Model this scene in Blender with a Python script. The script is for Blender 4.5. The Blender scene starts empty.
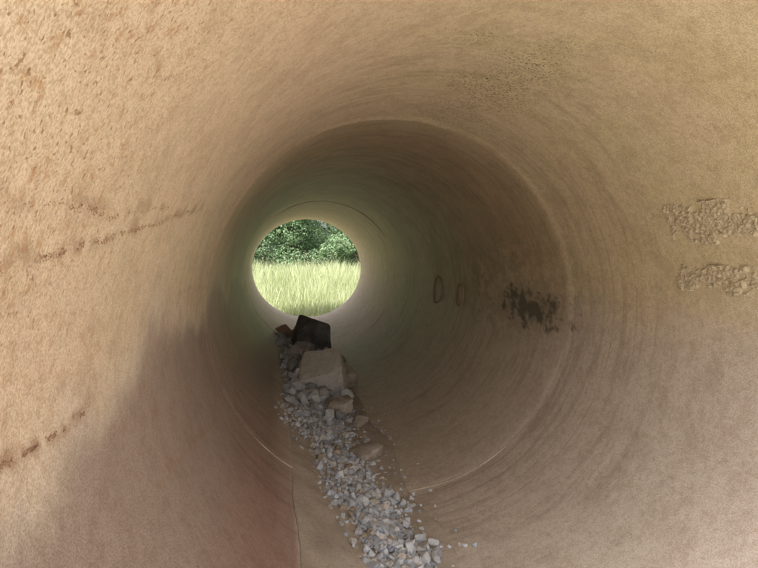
import bpy, bmesh, math, random
import numpy as np
from mathutils import Vector, Matrix, noise as mn
random.seed(7); rng=np.random.default_rng(7)
R=1.2; ZC=1.235
Y0=0.26; Y1=12.24
scene=bpy.context.scene
scene.view_settings.view_transform='Standard'; scene.view_settings.look='None'; scene.view_settings.exposure=0

# ---------------------------------------------------------------- node helpers
class NT:
    def __init__(s,mat):
        s.t=mat.node_tree; s.n=s.t.nodes; s.l=s.t.links
    def put(s,sock,v):
        if v is None: return
        if hasattr(v,'is_output'): s.l.new(v,sock)
        else:
            if isinstance(v,(tuple,list)) and len(v)==3 and sock.type=='RGBA': v=(*v,1)
            sock.default_value=v
    def math(s,op,a,b=None,c=None,clamp=False):
        n=s.n.new('ShaderNodeMath'); n.operation=op; n.use_clamp=clamp
        s.put(n.inputs[0],a); s.put(n.inputs[1],b); s.put(n.inputs[2],c); return n.outputs[0]
    def mix(s,f,a,b,mode='MIX'):
        n=s.n.new('ShaderNodeMix'); n.data_type='RGBA'; n.blend_type=mode
        s.put(n.inputs[0],f); s.put(n.inputs[6],a); s.put(n.inputs[7],b); return n.outputs[2]
    def noise(s,vec,scale,detail=4,rough=.55,dist=0):
        n=s.n.new('ShaderNodeTexNoise'); s.put(n.inputs['Vector'],vec)
        n.inputs['Scale'].default_value=scale; n.inputs['Detail'].default_value=detail
        n.inputs['Roughness'].default_value=rough; n.inputs['Distortion'].default_value=dist
        return n.outputs[0]
    def ss(s,x,a,b,lo=0.,hi=1.):
        n=s.n.new('ShaderNodeMapRange'); n.interpolation_type='SMOOTHSTEP'
        s.put(n.inputs[0],x); n.inputs[1].default_value=a; n.inputs[2].default_value=b
        n.inputs[3].default_value=lo; n.inputs[4].default_value=hi; return n.outputs[0]
    def xyz(s,x,y,z):
        n=s.n.new('ShaderNodeCombineXYZ'); s.put(n.inputs[0],x); s.put(n.inputs[1],y); s.put(n.inputs[2],z); return n.outputs[0]
    def obj(s):
        n=s.n.new('ShaderNodeTexCoord'); return n.outputs['Object']
    def sep(s,v):
        n=s.n.new('ShaderNodeSeparateXYZ'); s.put(n.inputs[0],v); return n.outputs
    def attr(s,name):
        n=s.n.new('ShaderNodeAttribute'); n.attribute_name=name; return n.outputs
    def bump(s,h,st,dist,nrm=None):
        n=s.n.new('ShaderNodeBump'); n.inputs['Strength'].default_value=st; n.inputs['Distance'].default_value=dist
        s.put(n.inputs['Height'],h)
        if nrm is not None: s.put(n.inputs['Normal'],nrm)
        return n.outputs[0]
def newmat(name):
    m=bpy.data.materials.new(name); m.use_nodes=True
    t=NT(m); b=m.node_tree.nodes['Principled BSDF']; return m,t,b
def obj_from(name,verts,faces,mat=None,parent=None,smooth=False,loc=None):
    me=bpy.data.meshes.new(name); me.from_pydata([tuple(v) for v in verts],[],[tuple(f) for f in faces]); me.update()
    if smooth: me.polygons.foreach_set('use_smooth',[True]*len(me.polygons))
    o=bpy.data.objects.new(name,me); scene.collection.objects.link(o)
    if mat: me.materials.append(mat)
    if parent: o.parent=parent
    if loc: o.location=loc
    return o
def add_col(me,name,rgb):
    ca=me.color_attributes.new(name,'FLOAT_COLOR','POINT')
    a=np.ones((len(rgb),4),dtype=np.float32); a[:,:3]=rgb; ca.data.foreach_set('color',a.ravel())

# numpy noise --------------------------------------------------------------
def _h(i,j,k,s):
    n=(i*374761393+j*668265263+k*2147483647+s*974634777)&0xffffffff
    n=((n^(n>>13))*1274126177)&0xffffffff
    n=((n^(n>>15))*2246822519)&0xffffffff
    return ((n^(n>>16))&0xffffff)/float(0xffffff)
RM=np.array([[.36,.48,-.8],[-.8,.6,0],[.48,.64,.6]])
def vnoise(P,s=0):
    F=np.floor(P).astype(np.int64); f=P-F; f=f*f*f*(f*(f*6-15)+10); out=0
    for a in(0,1):
        for b in(0,1):
            for c in(0,1):
                w=(f[:,0] if a else 1-f[:,0])*(f[:,1] if b else 1-f[:,1])*(f[:,2] if c else 1-f[:,2])
                out=out+w*_h(F[:,0]+a,F[:,1]+b,F[:,2]+c,s)
    return out
def fbm(P,sc,oc=4,g=.55,s=0):
    o=0;a=1;t=0; Q=(P@RM.T)*sc
    for i in range(oc): o=o+a*vnoise(Q+i*17.3,s+i); t+=a; a*=g; Q=(Q@RM.T)*2.03
    return o/t
def sst(x,a,b):
    t=np.clip((x-a)/(b-a),0,1); return t*t*(3-2*t)
def lerp(f,a,b):
    return a*(1-f[:,None])+np.array(b)*f[:,None]

# ---------------------------------------------------------------- pipe material
def pipe_material():
    m,t,b=newmat('dusty_steel_lining')
    P=t.obj(); base=t.attr('Base')[0]; mk=t.sep(t.attr('Mask')[0]) # rust, mould, rings
    n3=t.noise(P,34,5,.75); n4=t.noise(P,190,2,.6)
    col=t.mix(t.ss(n3,.42,.66,0,.45),base,t.mix(1.,base,(.70,.60,.50),'MULTIPLY'))
    col=t.mix(t.ss(n4,.40,.62,0,.5),col,t.mix(1.,col,(.56,.48,.40),'MULTIPLY'))
    y=t.sep(P)[1]
    yw=t.math('ADD',y,t.math('MULTIPLY',n3,.004))
    rl=t.noise(t.xyz(0,yw,0),48,3,.85)
    rm=t.math('MULTIPLY',t.ss(rl,.53,.66),mk[2])
    col=t.mix(rm,col,t.mix(1.,col,(.50,.43,.35),'MULTIPLY'))
    rb=t.math('MULTIPLY',t.ss(n3,.56,.66),mk[0]); col=t.mix(rb,col,(.55,.33,.19))
    sp=t.noise(P,85,3,.6)
    col=t.mix(t.math('MULTIPLY',t.ss(sp,.60,.68),mk[0]),col,(.32,.17,.09))
    col=t.mix(t.math('MULTIPLY',t.ss(sp,.54,.62),mk[1]),col,(.13,.10,.06))
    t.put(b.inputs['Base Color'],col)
    b.inputs['Roughness'].default_value=.47; b.inputs['Specular IOR Level'].default_value=.4
    h=t.math('ADD',t.math('MULTIPLY',n4,.6),t.math('MULTIPLY',n3,.6))
    h=t.math('SUBTRACT',h,t.math('MULTIPLY',rm,.3))
    t.put(b.inputs['Normal'],t.bump(h,.5,.007))
    return m
MP=pipe_material()

def squash(y):
    k=np.clip((y-6.5)/(Y1-6.5),0,1); return 1-.09*k*k*(3-2*k)
NA=512; NL=460
uu=np.linspace(0,1,NL); ys=Y0+(Y1-Y0)*(.45*uu+.55*uu**2.0)
prof=[(q,R) for q in ys]+[(Y1+.004,R+.006),(Y1+.002,R+.022)]+[(Y0+(Y1-Y0)*i/20,R+.026) for i in range(20,-1,-1)]+[(Y0-.004,R+.020),(Y0-.004,R+.006)]
PY=np.array([p[0] for p in prof]); PR=np.array([p[1] for p in prof]); n=len(prof)
TH=np.arange(NA)*2*np.pi/NA
YY,TT=np.meshgrid(PY,TH,indexing='ij'); RR=np.repeat(PR[:,None],NA,1)
yy=YY.ravel(); th=TT.ravel(); rr=RR.ravel()
U=np.stack([np.cos(th)*R,yy,np.sin(th)*R],1)
w=(fbm(U*np.array([1,.5,1]),.9,2,s=3)-.5)*.022+(fbm(U,2.6,3,s=9)-.5)*.0035
w=w-.010*sst(yy,3.36,3.44)*(rr<R+.001)      # step-in where the next plate is butted on
s=squash(yy); rr2=rr+w
V=np.stack([np.cos(th)*rr2,yy,np.sin(th)*rr2*s-(R*(1-s))*.15],1)
idx=np.arange(n*NA).reshape(n,NA)
nx=np.roll(idx,-1,0); F=np.stack([idx,np.roll(nx,0,1),np.roll(nx,-1,1),np.roll(idx,-1,1)],-1).reshape(-1,4)
pipe=bpy.data.objects.new('steel_culvert_pipe',None); scene.collection.objects.link(pipe); pipe.location=(0,0,ZC)
me=bpy.data.meshes.new('pipe_shell'); me.vertices.add(len(V)); me.vertices.foreach_set('co',V.astype(np.float32).ravel())
me.loops.add(len(F)*4); me.loops.foreach_set('vertex_index',F.astype(np.int32).ravel()); me.polygons.add(len(F))
me.polygons.foreach_set('loop_start',np.arange(0,len(F)*4,4,dtype=np.int32)); me.update(calc_edges=True)
me.polygons.foreach_set('use_smooth',[True]*len(F))
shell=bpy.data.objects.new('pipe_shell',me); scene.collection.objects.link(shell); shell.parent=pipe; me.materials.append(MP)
# stains, dust and rust, plus light and shade tones painted into the steel colour
X,Y,Z=U[:,0]/R,U[:,1],U[:,2]/R
A=np.arctan2(Z,X); AD=np.degrees(A); AL=np.where(AD>=0,180-AD,-180-AD)
n1=fbm(U,.9,4,s=20); n2=fbm(U,4.0,5,.6,s=30); n2b=fbm(U,11,4,.65,s=35)
xr=sst(X+(n1-.5)*1.2,-.8,.5)
col=lerp(xr,np.tile([.84,.69,.55],(len(U),1)),(.80,.72,.51))
col=lerp(sst(n2,.4,.65)*.5,col,(.84,.73,.57))
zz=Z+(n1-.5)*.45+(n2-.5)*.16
col=lerp(sst(zz,.18,-.15),col,(.79,.735,.68))  # ground-lit upper and sky-lit lower halves painted into the wall colour
lm=sst(X,-.6,-.7)*sst(zz,.04,-.08); col=lerp(lm*.9,col,(.43,.35,.32))  # lower left darkened further below the same boundary
redm=sst(X,-.575,-.592)*sst(Z,-.45,-.72)*sst(Y,5.,2.0); col=lerp(redm*.85,col,(.45,.305,.27))
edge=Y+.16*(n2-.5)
deep=(.55*sst(edge,3.38,3.50)*sst(Z+(n1-.5)*.5,-.35,.35)+.45*sst(Y+.5*(n2-.5)+.15*np.abs(Z),3.4,4.2))*sst(Y,9.2,7.4)  # brown stain past the joint, with mid-pipe shade painted in
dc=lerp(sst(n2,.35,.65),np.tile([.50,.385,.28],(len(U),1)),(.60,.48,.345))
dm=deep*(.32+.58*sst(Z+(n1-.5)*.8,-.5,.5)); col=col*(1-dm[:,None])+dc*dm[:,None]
col=lerp(sst(Y,7.6,9.2)*.9,col,(.92,.72,.62))  # paler pinkish tint painted in to offset green bounce light at far end
col=col*(1-(sst(n2b,.46,.66)*.15)[:,None]*np.array([.6,.7,.8]))
st=fbm(np.stack([Y*26,A*1.7,X*0],1),1.,4,.7,s=40); col=col*(1-(sst(st,.50,.66)*(.03+.2*sst(Y,1.6,2.8)*sst(n1,.40,.58)))[:,None]*np.array([.7,.8,.9]))
# soot smear
d=np.sqrt(((A+.065)/.15)**2+((Y-4.0)/.62)**2); sn=fbm(np.stack([Y*1.3,A*2.2,X*0],1),9,5,.75,s=50)
sm=sst(d+4.2*(sn-.52),1.0,.1)*.85*sst(d,1.5,1.0)
d2=((A-.05)/.5)**2+((Y-4.4)/1.6)**2; sm2=sst(d2,1,.1)*sst(sn,.40,.62)*.5
col=lerp(sm2,col,(.30,.25,.17)); col=lerp(sm,col,(.06,.05,.04))
def band(pts,wd,st_):
    global col
    ya=np.array([p[1] for p in pts]); aa=np.array([p[0] for p in pts]); o=np.argsort(ya)
    tgt=np.interp(Y,ya[o],aa[o])+(n2b-.5)*5; dl=np.abs(AL-tgt)
    k=sst(dl,wd,wd*.2)*sst(Y,ya.min()-.1,ya.min()+.05)*sst(Y,ya.max()+.15,ya.max()-.1)*st_*sst(n2b,.35,.55)*(X<0)
    col=lerp(k,col,(.42,.27,.18))
LA=[(15.5,.62),(16.5,.80),(18.5,1.18),(22,1.7),(26,2.25)]; LB=[(20.5,.72),(21,.9),(21,1.2),(24,1.7)]; LC=[(3,.7),(2,.875),(1.2,1.05),(.8,1.25)]; LD=[(34,1.05),(35.5,.9),(38,.75)]
band(LA,1.2,.6); band(LB,1.0,.45); band(LC,1.0,.8); band(LD,.8,.5)
band([(-16,1.6),(-20,2.2),(-25,2.9)],.8,.5); band([(-4,1.4),(-9,1.9),(-14,2.6)],.8,.35); band([(9,2.4),(7,3.4)],.7,.3)
rust=sst(X,-.1,-.7)*sst(Z,-.05,.35)*sst(Y,2.2,.8)*sst(n1,.3,.55); rust=np.clip(rust*.75+.05,0,1)
mould=sst(np.sqrt(((AD-76)/17)**2+((Y-2.65)/.75)**2)+2*(n2-.5),1.1,.2)*.85
ring=np.clip(.55*sst(np.abs(Y-3.2),1.0,.1)+.06+.3*sst(Y,4,5),0,1)*(.25+.75*sst(n2,.38,.58))
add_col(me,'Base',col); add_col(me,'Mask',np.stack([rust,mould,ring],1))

def bead(name,yc,h,w,mat,seed,rb=0.):
    vs=[];fs=[];N=480;K=6
    for a in range(N):
        th=2*math.pi*a/N
        q=mn.noise(Vector((math.cos(th)*40,math.sin(th)*40,seed)))
        q2=mn.noise(Vector((math.cos(th)*3,math.sin(th)*3,seed)))*.012
        side=.5+.5*math.cos(th+.7)
        for k in range(K):
            ph=math.pi*k/(K-1); s=float(squash(yc))
            rr=R-rb+.014-math.sin(ph)*(h*(.1+.9*side)*(1+.5*q)+.014)
            vs.append((math.cos(th)*rr,yc+q2+math.cos(ph)*w*(.4+.6*side),math.sin(th)*rr*s-(R*(1-s))*.15))
    for a in range(N):
        c=(a+1)%N
        for k in range(K-1): fs.append((a*K+k,a*K+k+1,c*K+k+1,c*K+k))
    return obj_from(name,vs,fs,mat,pipe,True)
mw,t,b=newmat('weld_bead'); P=t.obj(); nn=t.noise(P,9,4,.6)
t.put(b.inputs['Base Color'],t.mix(t.ss(nn,.35,.65),(.38,.32,.23),(.62,.55,.43))); b.inputs['Roughness'].default_value=.85
bead('weld_seam',3.39,.006,.007,mw,1.3); bead('weld_seam_b',8.75,.005,.012,mw,4.1,.01)

def wall(angdeg,y,off=0):
    a=math.radians(angdeg); return Vector((math.cos(a)*(R-off),y,math.sin(a)*(R-off)))
# ---------------------------------------------------------------- stones
def hull_pts(pts):
    bm=bmesh.new()
    for v in pts: bm.verts.new(v)
    res=bmesh.ops.convex_hull(bm,input=bm.verts)
    bmesh.ops.delete(bm,geom=[g for g in res['geom_interior'] if isinstance(g,bmesh.types.BMVert)],context='VERTS')
    for i,v in enumerate(bm.verts): v.index=i
    V=np.array([v.co[:] for v in bm.verts]); F=[[v.index for v in f.verts] for f in bm.faces]; bm.free(); return V,F
def hull(n,seed,flat=1.0,box=.5):
    r=random.Random(seed); pts=[]
    for i in range(n):
        v=Vector((r.gauss(0,1),r.gauss(0,1),r.gauss(0,1))).normalized()
        m_=max(abs(v.x),abs(v.y),abs(v.z)); v=v.lerp(v/m_,box)*r.uniform(.85,1)
        v.z*=flat; pts.append(v)
    return hull_pts(pts)
TMPL=[hull(random.choice([14,17,20]),i,random.uniform(.6,.95),.5) for i in range(28)]
def rotm():
    q=rng.normal(size=4); q/=np.linalg.norm(q); w,x,y,z=q
    return np.array([[1-2*(y*y+z*z),2*(x*y-z*w),2*(x*z+y*w)],[2*(x*y+z*w),1-2*(x*x+z*z),2*(y*z-x*w)],[2*(x*z-y*w),2*(y*z+x*w),1-2*(x*x+y*y)]])
def stone_mass(name,items,mat,parent=None):
    V=[];F=[];C=[];o=0
    for p,s,c in items:
        v,f=TMPL[rng.integers(len(TMPL))]
        sc=np.array([rng.uniform(.75,1.25),rng.uniform(.75,1.25),rng.uniform(.7,1.1)])*s
        vv=(v*sc)@rotm().T+np.array(p); V.append(vv); F+=[[q+o for q in ff] for ff in f]; C+= [c]*len(v); o+=len(v)
    V=np.concatenate(V); ob=obj_from(name,V,F,mat,parent); add_col(ob.data,'Col',np.array(C)); return ob
mg,t,b=newmat('limestone_gravel'); P=t.obj(); c=t.attr('Col')[0]; nn=t.noise(P,70,3,.7)
col_=t.mix(t.ss(nn,.35,.7,0,.5),c,t.mix(1.,c,(.62,.60,.58),'MULTIPLY'))
t.put(b.inputs['Base Color'],col_); b.inputs['Roughness'].default_value=.8
def scol():
    k=rng.uniform(.40,.85); q=rng.uniform()
    if q<.76: return (k*.90,k*.97,k*1.08)
    if q<.92: return (k,k*.97,k*.9)
    return (k*.75,k*.64,k*.5)
def floorz(x): return ZC-math.sqrt(R*R-x*x)
def edges(y):
    ys=[2.3,2.6,3.0,3.9,4.4,5.0,5.6,6.5,8.5,9.6]
    l=[-.33,-.38,-.46,-.60,-.72,-.66,-.66,-.67,-.72,-.62]
    r=[-.08,-.03,-.10,-.09,-.12,-.10,-.04,.0,.04,.0]
    return np.interp(y,ys,l)+.05*mn.noise(Vector((y*3,0,0))),np.interp(y,ys,r)+.08*mn.noise(Vector((y*3,5,0)))
items=[]
for i in range(5000):
    y=rng.uniform(2.35,5.1); l,r=edges(y); u=np.clip(rng.normal(.52,.26),-.1,1.12); x=l+(r-l)*u
    s=float(np.clip(rng.lognormal(math.log(.0125),.45),.006,.038))
    mound=max(0,1-abs(u-.5)*2)*.035*(1 if y>2.6 else .3)
    items.append(((x,y,floorz(x)+mound*rng.uniform(.3,1)+s*.45+.008),s,scol()))
for i in range(2600):
    y=rng.uniform(4.9,9.6); l,r=edges(y); u=rng.uniform(-.02,1.02); x=l+(r-l)*u
    s=float(np.clip(rng.lognormal(math.log(.022),.45),.012,.06))
    mound=max(0,1-abs(u-.5)*2)*.12*min(1,max(0,(y-5)/2))
    items.append(((x,y,floorz(x)+mound*rng.uniform(.2,1)+s*.4+.01),s,scol()))
for i in range(60):
    y=rng.uniform(2.4,3.3); l,r=edges(y); x=rng.uniform(l+.12,r+.06); s=rng.uniform(.018,.036)
    k=rng.uniform(.55,.8); items.append(((x,y,floorz(x)+s*.7+.02),s,(k*.93,k*.98,k*1.05)))
for i in range(170):
    y=rng.uniform(2.5,5.5); x=rng.normal(.01,.1); x=min(x,.28); s=rng.uniform(.005,.018)
    items.append(((x,y,floorz(x)+s*.5),s,scol()))
for i in range(250):
    y=rng.uniform(4.8,9.3); l,r=edges(y); x=l+(r-l)*rng.uniform(.0,1.); s=rng.uniform(.036,.07)
    k=rng.uniform(.35,.75); items.append(((x,y,floorz(x)+s*.5+.04),s,(k*.95,k*.98,k*1.02)))
stone_mass('gravel_pile',items,mg)

def rock(name,seed,dims,loc,rot,c1,c2,rough=.010,pts=None):
    if pts is None: V,F=hull(18,seed,1.0,.7)
    else: V,F=hull_pts([Vector(p) for p in pts])
    bm=bmesh.new()
    vs=[bm.verts.new(Vector((v[0]*dims[0]/2,v[1]*dims[1]/2,v[2]*dims[2]/2))) for v in V]
    for f in F: bm.faces.new([vs[k] for k in f])
    bmesh.ops.dissolve_limit(bm,angle_limit=math.radians(12),verts=bm.verts,edges=bm.edges)
    bmesh.ops.bevel(bm,geom=list(bm.edges),offset=min(dims)*.025,segments=2,profile=.5,affect='EDGES')
    bmesh.ops.triangulate(bm,faces=bm.faces)
    for it in range(4):
        es=[e for e in bm.edges if e.calc_length()>max(dims)*.045]
        if es: bmesh.ops.subdivide_edges(bm,edges=es,cuts=1); bmesh.ops.triangulate(bm,faces=bm.faces)
    bm.normal_update()
    for v in bm.verts:
        v.co+=v.normal*mn.fractal(v.co*9+Vector((seed,0,0)),.8,2.1,5)*rough
    me=bpy.data.meshes.new(name); bm.to_mesh(me); bm.free()
    o=bpy.data.objects.new(name,me); scene.collection.objects.link(o); o.location=loc; o.rotation_euler=[math.radians(a) for a in rot]
    m,t,b=newmat(name+'_stone'); P=t.obj(); a=t.noise(P,5,4,.7); f=t.noise(P,45,4,.7)
    c=t.mix(t.ss(a,.35,.65),c1,c2); c=t.mix(t.ss(f,.5,.75,0,.6),c,t.mix(1.,c,(.45,.42,.39),'MULTIPLY'))
    t.put(b.inputs['Base Color'],c); b.inputs['Roughness'].default_value=.9
    t.put(b.inputs['Normal'],t.bump(f,.6,.010)); me.materials.append(m); return o
slab=[(-1,-1,-1),(.95,-.9,-1),(1,.9,-1),(-.9,1,-1),(-.85,-.95,.55),(.55,-1,.85),(.95,-.3,.75),(.8,.95,1),(-.75,.9,.95),(-1,.2,.5),(.2,-1.1,-.2)]
dark=[(-1,-1,-1),(1,-.9,-1),(1,.9,-1),(-.9,1,-1),(-.95,-.6,.2),(-.3,-.9,.95),(.7,-.95,.8),(1,-.2,.3),(.8,.9,.6),(-.5,.8,1)]
rock('concrete_chunk',11,(.50,.46,.34),(-.27,5.95,floorz(-.27)+.20),(24,-6,-12),(.70,.68,.62),(.84,.81,.75),pts=slab)
rock('concrete_chunk',23,(.58,.50,.50),(-.22,8.35,floorz(-.22)+.29),(6,6,15),(.14,.14,.14),(.28,.28,.27),pts=dark)
rock('boulder',31,(.34,.34,.26),(.0,6.15,floorz(0)+.12),(10,-20,30),(.38,.33,.27),(.55,.5,.42))
rock('boulder',35,(.30,.24,.18),(-.2,5.0,floorz(-.2)+.10),(5,-10,12),(.38,.34,.28),(.55,.50,.43))
rock('boulder',38,(.28,.24,.10),(-.13,4.0,floorz(-.13)+.05),(6,-10,30),(.36,.32,.27),(.52,.47,.41))
rock('boulder',41,(.28,.24,.20),(-.52,7.1,floorz(-.52)+.14),(20,10,50),(.5,.5,.5),(.74,.74,.75))
rock('boulder',44,(.20,.22,.16),(-.50,6.0,floorz(-.50)+.10),(-20,10,10),(.46,.46,.48),(.70,.71,.74))
rock('boulder',47,(.24,.22,.18),(-.60,8.8,floorz(-.60)+.16),(20,30,50),(.46,.31,.23),(.54,.40,.31))
rock('boulder',52,(.28,.26,.20),(.03,7.3,floorz(.03)+.10),(0,-12,50),(.34,.3,.26),(.55,.5,.44))
rock('boulder',55,(.22,.19,.15),(-.42,5.35,floorz(-.42)+.08),(0,15,20),(.50,.49,.49),(.70,.70,.70))
rock('boulder',57,(.34,.32,.24),(-.38,7.6,floorz(-.38)+.16),(14,15,70),(.42,.41,.40),(.62,.6,.58))
rock('boulder',60,(.18,.15,.11),(-.05,4.75,floorz(0)+.05),(0,5,20),(.38,.34,.29),(.52,.48,.42))

# silt deposit along invert
vs=[];fs=[];NX=46;NYY=240
for j in range(NYY):
    y=1.0+9.6*j/(NYY-1)
    eR=.10+.10*mn.noise(Vector((y*1.3,3,1)))+.03*mn.noise(Vector((y*7,3,1))); eL=-.693+.010*mn.noise(Vector((y*2.2,7,1)))+.004*mn.noise(Vector((y*16,7,1)))
    for i in range(NX):
        u=i/(NX-1); x=eL+(eR-eL)*u; ri=R-(.010 if y>3.4 else 0)
        th=R-ri+.012*min(1,u*9)*min(1,(1-u)*4)+.006*mn.fractal(Vector((x*7,y*5,0)),.8,2,4)*min(1,u*8)*min(1,(1-u)*4)+(-.004 if i in(0,NX-1) else .0015)
        if j==0: th=-.01
        nx=-x/R; nz=math.sqrt(1-nx*nx)
        vs.append((x+nx*th,y,ZC-math.sqrt(R*R-x*x)+nz*th))
for j in range(NYY-1):
    for i in range(NX-1): a=j*NX+i; fs.append((a,a+1,a+NX+1,a+NX))
ms,t,b=newmat('dry_silt'); P=t.obj(); a=t.noise(P,6,4,.6); f=t.noise(P,60,4,.7)
c=t.mix(t.ss(a,.35,.65),(.47,.41,.35),(.60,.54,.47)); c=t.mix(t.ss(f,.45,.7,0,.6),c,(.34,.29,.24))
t.put(b.inputs['Base Color'],c); b.inputs['Roughness'].default_value=.9; t.put(b.inputs['Normal'],t.bump(f,.7,.010))
obj_from('silt_deposit',vs,fs,ms,None,True)

mc,t,b=newmat('dried_mud'); P=t.obj(); f=t.noise(P,60,4,.7)
t.put(b.inputs['Base Color'],t.mix(t.ss(f,.35,.65),(.46,.39,.28),(.64,.56,.42))); b.inputs['Roughness'].default_value=.95; t.put(b.inputs['Normal'],t.bump(f,.5,.004))
def crust(name,ya,yb,aa,ab,mat,seed,amp=.0095):
    NU=260; NV=130
    g=np.stack(np.meshgrid(np.linspace(0,1,NV),np.linspace(0,1,NU),indexing='ij'),-1).reshape(-1,2); v=g[:,0];u=g[:,1]
    y=ya+(yb-ya)*u; a=np.radians(aa+(ab-aa)*v); Q=np.stack([y,a*R,y*0+seed],1)
    e=fbm(Q,13,4,.6,s=5)-.5; d=1-np.sqrt(np.abs(2*u-1)**2.6+np.abs(2*v-1)**2.2)
    mask=np.clip((d+e*2.8-.0)*2.2,0,1)
    lum=np.clip(fbm(Q,66,3,.6,s=8)-.38,0,1)*3.2+.2
    hh=lum*amp*mask-.006+.007*mask; r_=R-hh
    V=np.stack([np.cos(a)*r_,y,np.sin(a)*r_],1); I=np.arange(NU*NV).reshape(NV,NU)
    F=np.stack([I[:-1,:-1],I[:-1,1:],I[1:,1:],I[1:,:-1]],-1).reshape(-1,4)
    return obj_from(name,V.tolist(),F.tolist(),mat,None,True,(0,0,ZC))
crust('dried_mud_patch',1.86,2.36,19,29,mc,1.7)
crust('dried_mud_patch',1.92,2.50,8,14.4,mc,5.1)

mr,t,b=newmat('rust_scab'); P=t.obj(); f=t.noise(P,80,3,.7)
t.put(b.inputs['Base Color'],t.mix(t.ss(f,.35,.65),(.28,.17,.11),(.42,.28,.19))); b.inputs['Roughness'].default_value=.9
def scabs(name,pts,dens,s0,jit,mat=mr):
    it=[]
    for (a0,y0),(a1,y1) in zip(pts[:-1],pts[1:]):
        L=math.hypot((a1-a0)*math.radians(1)*R,y1-y0); n_=int(L*dens)
        for i in range(n_):
            u=(i+rng.uniform(0,1))/n_; y=y0+(y1-y0)*u; a=a0+(a1-a0)*u+mn.noise(Vector((y*7,a0*.1,0)))*jit*.5+rng.normal(0,jit*.14)
            if mn.noise(Vector((y*22,a0,3)))<-.1: continue
            s=s0*rng.uniform(.3,1.4); w=wall(180-a,y,-s*.2); it.append(((w.x,w.y,w.z+ZC),s,(.1,.05,.03)))
    return stone_mass(name,it,mat)
scabs('rust_streak',LA,900,.0020,1.3)
scabs('rust_streak',LB,500,.0020,1.4)
scabs('rust_streak',LC,900,.0016,1.0)
scabs('rust_streak',LD,400,.0012,.8)

def port(name,ang,y,rad):
    vs=[];fs=[];N=64;K=8
    for i in range(N):
        th=2*math.pi*i/N
        for k in range(K):
            ph=2*math.pi*k/K; rr=rad+.010*math.cos(ph); hh=.013+.007*math.sin(ph)
            a=ang+math.degrees(rr*math.sin(th)/R); w=wall(a,y+rr*math.cos(th),hh); vs.append(w)
    for i in range(N):
        c=(i+1)%N
        for k in range(K): fs.append((i*K+k,i*K+(k+1)%K,c*K+(k+1)%K,c*K+k))
    return obj_from(name,vs,fs,mp_,pipe,True)
mp_,t,b=newmat('port_collar'); P=t.obj(); nn=t.noise(P,9,3,.6)
t.put(b.inputs['Base Color'],t.mix(nn,(.38,.31,.21),(.55,.46,.33))); b.inputs['Roughness'].default_value=.8
port('port_ring',-5,6.4,.16); port('port_ring_b',-5,5.6,.12)

# ---------------------------------------------------------------- ground
mgd,t,b=newmat('grass_ground'); P=t.obj(); a=t.noise(P,.6,4,.6); f=t.noise(P,18,3,.7)
c=t.mix(t.ss(a,.35,.65),(.24,.245,.12),(.32,.31,.18)); c=t.mix(t.ss(f,.5,.7,0,.6),c,(.13,.13,.06))
t.put(b.inputs['Base Color'],c); b.inputs['Roughness'].default_value=.95
G=61; vs=[];fs=[]
xs=[ (abs(i-30)/30)**2.2*400*(1 if i>30 else -1) for i in range(G)]
for yv in xs:
    for xv in xs:
        d=math.hypot(xv,yv-6); vs.append((xv,yv,-.03+min(1,max(0,(d-40)/120))*2.5*mn.noise(Vector((xv*.01,yv*.01,0)))))
for j in range(G-1):
    for i in range(G-1): k=j*G+i; fs.append((k,k+1,k+G+1,k+G))
obj_from('ground',vs,fs,mgd,None,True)
my,t,b=newmat('pale_bounce_ground'); P=t.obj(); a=t.noise(P,1.5,4,.6); f=t.noise(P,35,3,.7)  # pale surface of the added bounce sheets
c=t.mix(t.ss(a,.35,.65),(.55,.49,.36),(.66,.60,.47)); c=t.mix(t.ss(f,.5,.7,0,.5),c,(.42,.36,.28))
t.put(b.inputs['Base Color'],c); b.inputs['Roughness'].default_value=.95
def bounce_sheet(name,cx,cy,ax,ay):
    vs=[];N=72
    for i in range(N):
        th=2*math.pi*i/N; q=1+.12*mn.noise(Vector((math.cos(th)*2,math.sin(th)*2,cy))); vs.append((cx+math.cos(th)*ax*q,cy+math.sin(th)*ay*q,-.012))
    obj_from(name,vs,[tuple(range(N))],my)
bounce_sheet('added_bounce_yard',0,-4.6,9,6.2); bounce_sheet('added_bounce_apron',0,12.7,2.8,1.3)  # pale sheets added outside both pipe ends to bounce light inside

# ---------------------------------------------------------------- vegetation
def leafmat(name,c1,c2,tr,tc):
    m,t,b=newmat(name); c=t.attr('Col')[0]; s=t.sep(c)
    c=t.mix(s[0],c1,c2); t.put(b.inputs['Base Color'],c); b.inputs['Roughness'].default_value=.5
    tl=t.n.new('ShaderNodeBsdfTranslucent'); t.put(tl.inputs[0],t.mix(.35,c,tc))
    mx=t.n.new('ShaderNodeMixShader'); mx.inputs[0].default_value=tr
    t.l.new(b.outputs[0],mx.inputs[1]); t.l.new(tl.outputs[0],mx.inputs[2]); t.l.new(mx.outputs[0],t.n['Material Output'].inputs[0]); return m
def np_mesh(name,V,F,C,mat,parent=None):
    me=bpy.data.meshes.new(name); nv=len(V); nf=len(F); k=F.shape[1]
    me.vertices.add(nv); me.vertices.foreach_set('co',V.astype(np.float32).ravel())
    me.loops.add(nf*k); me.loops.foreach_set('vertex_index',F.astype(np.int32).ravel())
    me.polygons.add(nf); me.polygons.foreach_set('loop_start',np.arange(0,nf*k,k,dtype=np.int32)); me.update(calc_edges=True)
    add_col(me,'Col',np.stack([C,C,C],1))
    me.materials.append(mat); o=bpy.data.objects.new(name,me); scene.collection.objects.link(o)
    if parent: o.parent=parent
    return o
mgr=leafmat('grass_blades',(.30,.36,.14),(.66,.69,.44),.3,(.6,.66,.36))
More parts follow.
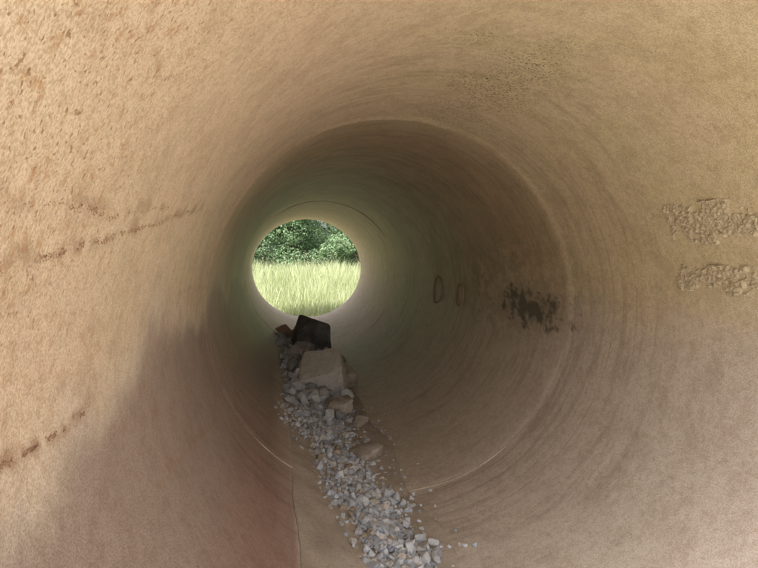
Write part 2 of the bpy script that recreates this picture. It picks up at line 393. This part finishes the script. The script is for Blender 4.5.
def grass(name,n,xr,yr,hf,wid):
    x=rng.uniform(*xr,n); y=yr[0]+(yr[1]-yr[0])*rng.uniform(0,1,n)**1.2; h=hf(y)*rng.uniform(.5,1.15,n)
    cl=np.array([mn.noise(Vector((a*1.2,b_*1.2,0))) for a,b_ in zip(x,y)]); h*=1+.3*cl
    th=rng.uniform(0,2*np.pi,n); lean=h*rng.uniform(.02,.38,n); w=wid*rng.uniform(.5,1.5,n); ph=rng.uniform(-.9,.9,n)
    dx=np.cos(ph);dy=np.sin(ph); V=[];
    for fr,wf in ((0,1),(.5,.85),(.85,.5)):
        cx=x+np.cos(th)*lean*fr**2; cy=y+np.sin(th)*lean*fr**2; cz=h*fr*(1-.15*fr)-.03
        V.append(np.stack([cx-dx*w*wf,cy-dy*w*wf,cz],1)); V.append(np.stack([cx+dx*w*wf,cy+dy*w*wf,cz],1))
    V.append(np.stack([x+np.cos(th)*lean,y+np.sin(th)*lean,h*.85-.03],1)); V.append(V[-1]+np.array([.001,0,0]))
    V=np.stack(V,1).reshape(-1,3); b_=np.arange(n)[:,None]*8
    F=np.concatenate([b_+np.array([[0,1,3,2]]),b_+np.array([[2,3,5,4]]),b_+np.array([[4,5,7,6]])])
    C=np.repeat(np.clip(.48+.4*cl+rng.normal(0,.32,n),0,1),8); return np_mesh(name,V,F,C,mgr)
grass('tall_grass',42000,(-5,5),(12.9,20.5),lambda y:.32+1.0*np.clip((y-12.7)/4,0,1),.006)

ml=leafmat('tree_leaves',(.12,.22,.10),(.34,.46,.27),.3,(.35,.48,.2))
mbk,t,b=newmat('bark'); P=t.obj(); f=t.noise(P,12,3,.7); t.put(b.inputs['Base Color'],t.mix(f,(.05,.04,.03),(.11,.09,.07))); b.inputs['Roughness'].default_value=.9
def limb(V,F,p0,p1,r0,r1,seg=6):
    d=(p1-p0); q=d.to_track_quat('Z','Y'); o=len(V); K=7
    for s in range(seg+1):
        u=s/seg; c=p0+d*u+Vector((mn.noise(p0+d*u*2),mn.noise(p0*3+d*u),0))*.12*u*(1-u)*4*d.length*.4; r=r0+(r1-r0)*u
        for k in range(K):
            a=2*math.pi*k/K; V.append(c+q@Vector((math.cos(a)*r,math.sin(a)*r,0)))
    for s in range(seg):
        for k in range(K): F.append((o+s*K+k,o+s*K+(k+1)%K,o+(s+1)*K+(k+1)%K,o+(s+1)*K+k))
def tree(x,y,H,W,seed,nleaf,low=.15,ls=1.):
    rr=random.Random(seed); e=bpy.data.objects.new('deciduous_tree',None); scene.collection.objects.link(e); e.location=(x,y,-.03)
    V=[];F=[]; top=Vector((rr.uniform(-.2,.2),rr.uniform(-.2,.2),H*.8)); limb(V,F,Vector((0,0,0)),top,.06*H/5,.02,10); cl=[]
    for i in range(40):
        u=rr.uniform(low,1); a=rr.uniform(0,6.28); p=top*(u*.9); wdt=W*(1-.55*max(0,u-.35))*rr.uniform(.45,1)
        q=Vector((math.cos(a)*wdt,math.sin(a)*wdt,H*(u*.85+.08)+rr.uniform(0,.3))); limb(V,F,p,q,.018*H/5,.005,5)
        cl.append((q,rr.uniform(.35,.75)*W/2.0)); cl.append((p.lerp(q,.6),rr.uniform(.3,.6)*W/2.0))
    obj_from('trunk_and_limbs',V,F,mbk,e,True)
    rs=np.random.default_rng(seed); ci=rs.integers(0,len(cl),nleaf)
    ctr=np.array([c[0][:] for c in cl])[ci]; rad=np.array([c[1] for c in cl])[ci]
    d=rs.normal(size=(nleaf,3)); d/=np.linalg.norm(d,axis=1)[:,None]; d[:,2]*=.75
    rf=rs.uniform(.3,1,nleaf)**.6; p=ctr+d*(rad*rf)[:,None]
    nrm=d*.5+rs.normal(size=(nleaf,3))*.5+np.array([0,0,.4]); nrm/=np.linalg.norm(nrm,axis=1)[:,None]
    t1=np.cross(nrm,rs.normal(size=(nleaf,3))); t1/=np.linalg.norm(t1,axis=1)[:,None]; t2=np.cross(nrm,t1)
    s=rs.uniform(.035,.07,nleaf)[:,None]*ls
    V=np.stack([p-t1*s*1.1,p-t2*s*.5+nrm*s*.1,p+t1*s*1.1,p+t2*s*.5+nrm*s*.1],1).reshape(-1,3)
    F=np.arange(nleaf*4).reshape(-1,4); shade=rs.uniform(0,1,len(cl))[ci]*.5+rs.uniform(0,.5,nleaf)
    np_mesh('leaves',V,F,np.repeat(shade,4),ml,e)
tree(.2,22.0,4.6,1.8,1,19000,.02); tree(-2.4,21.6,4.2,1.8,2,17000,.02); tree(2.8,22.3,5.0,1.9,3,17000,.02)
tree(-1.0,24.5,6.8,2.3,4,17000,.03,1.3); tree(1.8,25.0,7.2,2.4,5,17000,.03,1.3); tree(5.8,22.8,5.2,2.2,6,9000,.05); tree(-5.6,22.5,5.4,2.2,7,9000,.05)
tree(-4.5,26,7.5,2.6,8,9000,.05,1.5); tree(5.0,26.5,7.5,2.6,9,9000,.05,1.5)

# ---------------------------------------------------------------- light
EL,AZ=math.radians(55),math.radians(212)
w=bpy.data.worlds.new('World'); scene.world=w; w.use_nodes=True; nt=w.node_tree
sky=nt.nodes.new('ShaderNodeTexSky'); sky.sky_type='NISHITA'; sky.sun_disc=False; sky.sun_elevation=EL; sky.sun_rotation=AZ
sky.dust_density=5.0
hs=nt.nodes.new('ShaderNodeHueSaturation'); hs.inputs['Saturation'].default_value=.5
bg=nt.nodes['Background']; bg.inputs[1].default_value=.34; nt.links.new(sky.outputs[0],hs.inputs['Color']); nt.links.new(hs.outputs[0],bg.inputs[0])
L=bpy.data.lights.new('sun','SUN'); L.energy=5; L.angle=math.radians(.6); L.color=(1,.96,.89)
lo=bpy.data.objects.new('sun',L); scene.collection.objects.link(lo)
D=Vector((math.sin(AZ)*math.cos(EL),math.cos(AZ)*math.cos(EL),math.sin(EL))); lo.rotation_euler=D.to_track_quat('Z','Y').to_euler(); lo.location=(-5,-8,12)

cam=bpy.data.cameras.new('camera'); co=bpy.data.objects.new('camera',cam); scene.collection.objects.link(co); scene.camera=co
cam.sensor_width=36; cam.lens=26.1; cam.clip_start=.02; cam.clip_end=1500
co.location=(-.81,0,ZC+.36); co.rotation_euler=(math.radians(90-3.4),0,math.radians(-11.2))
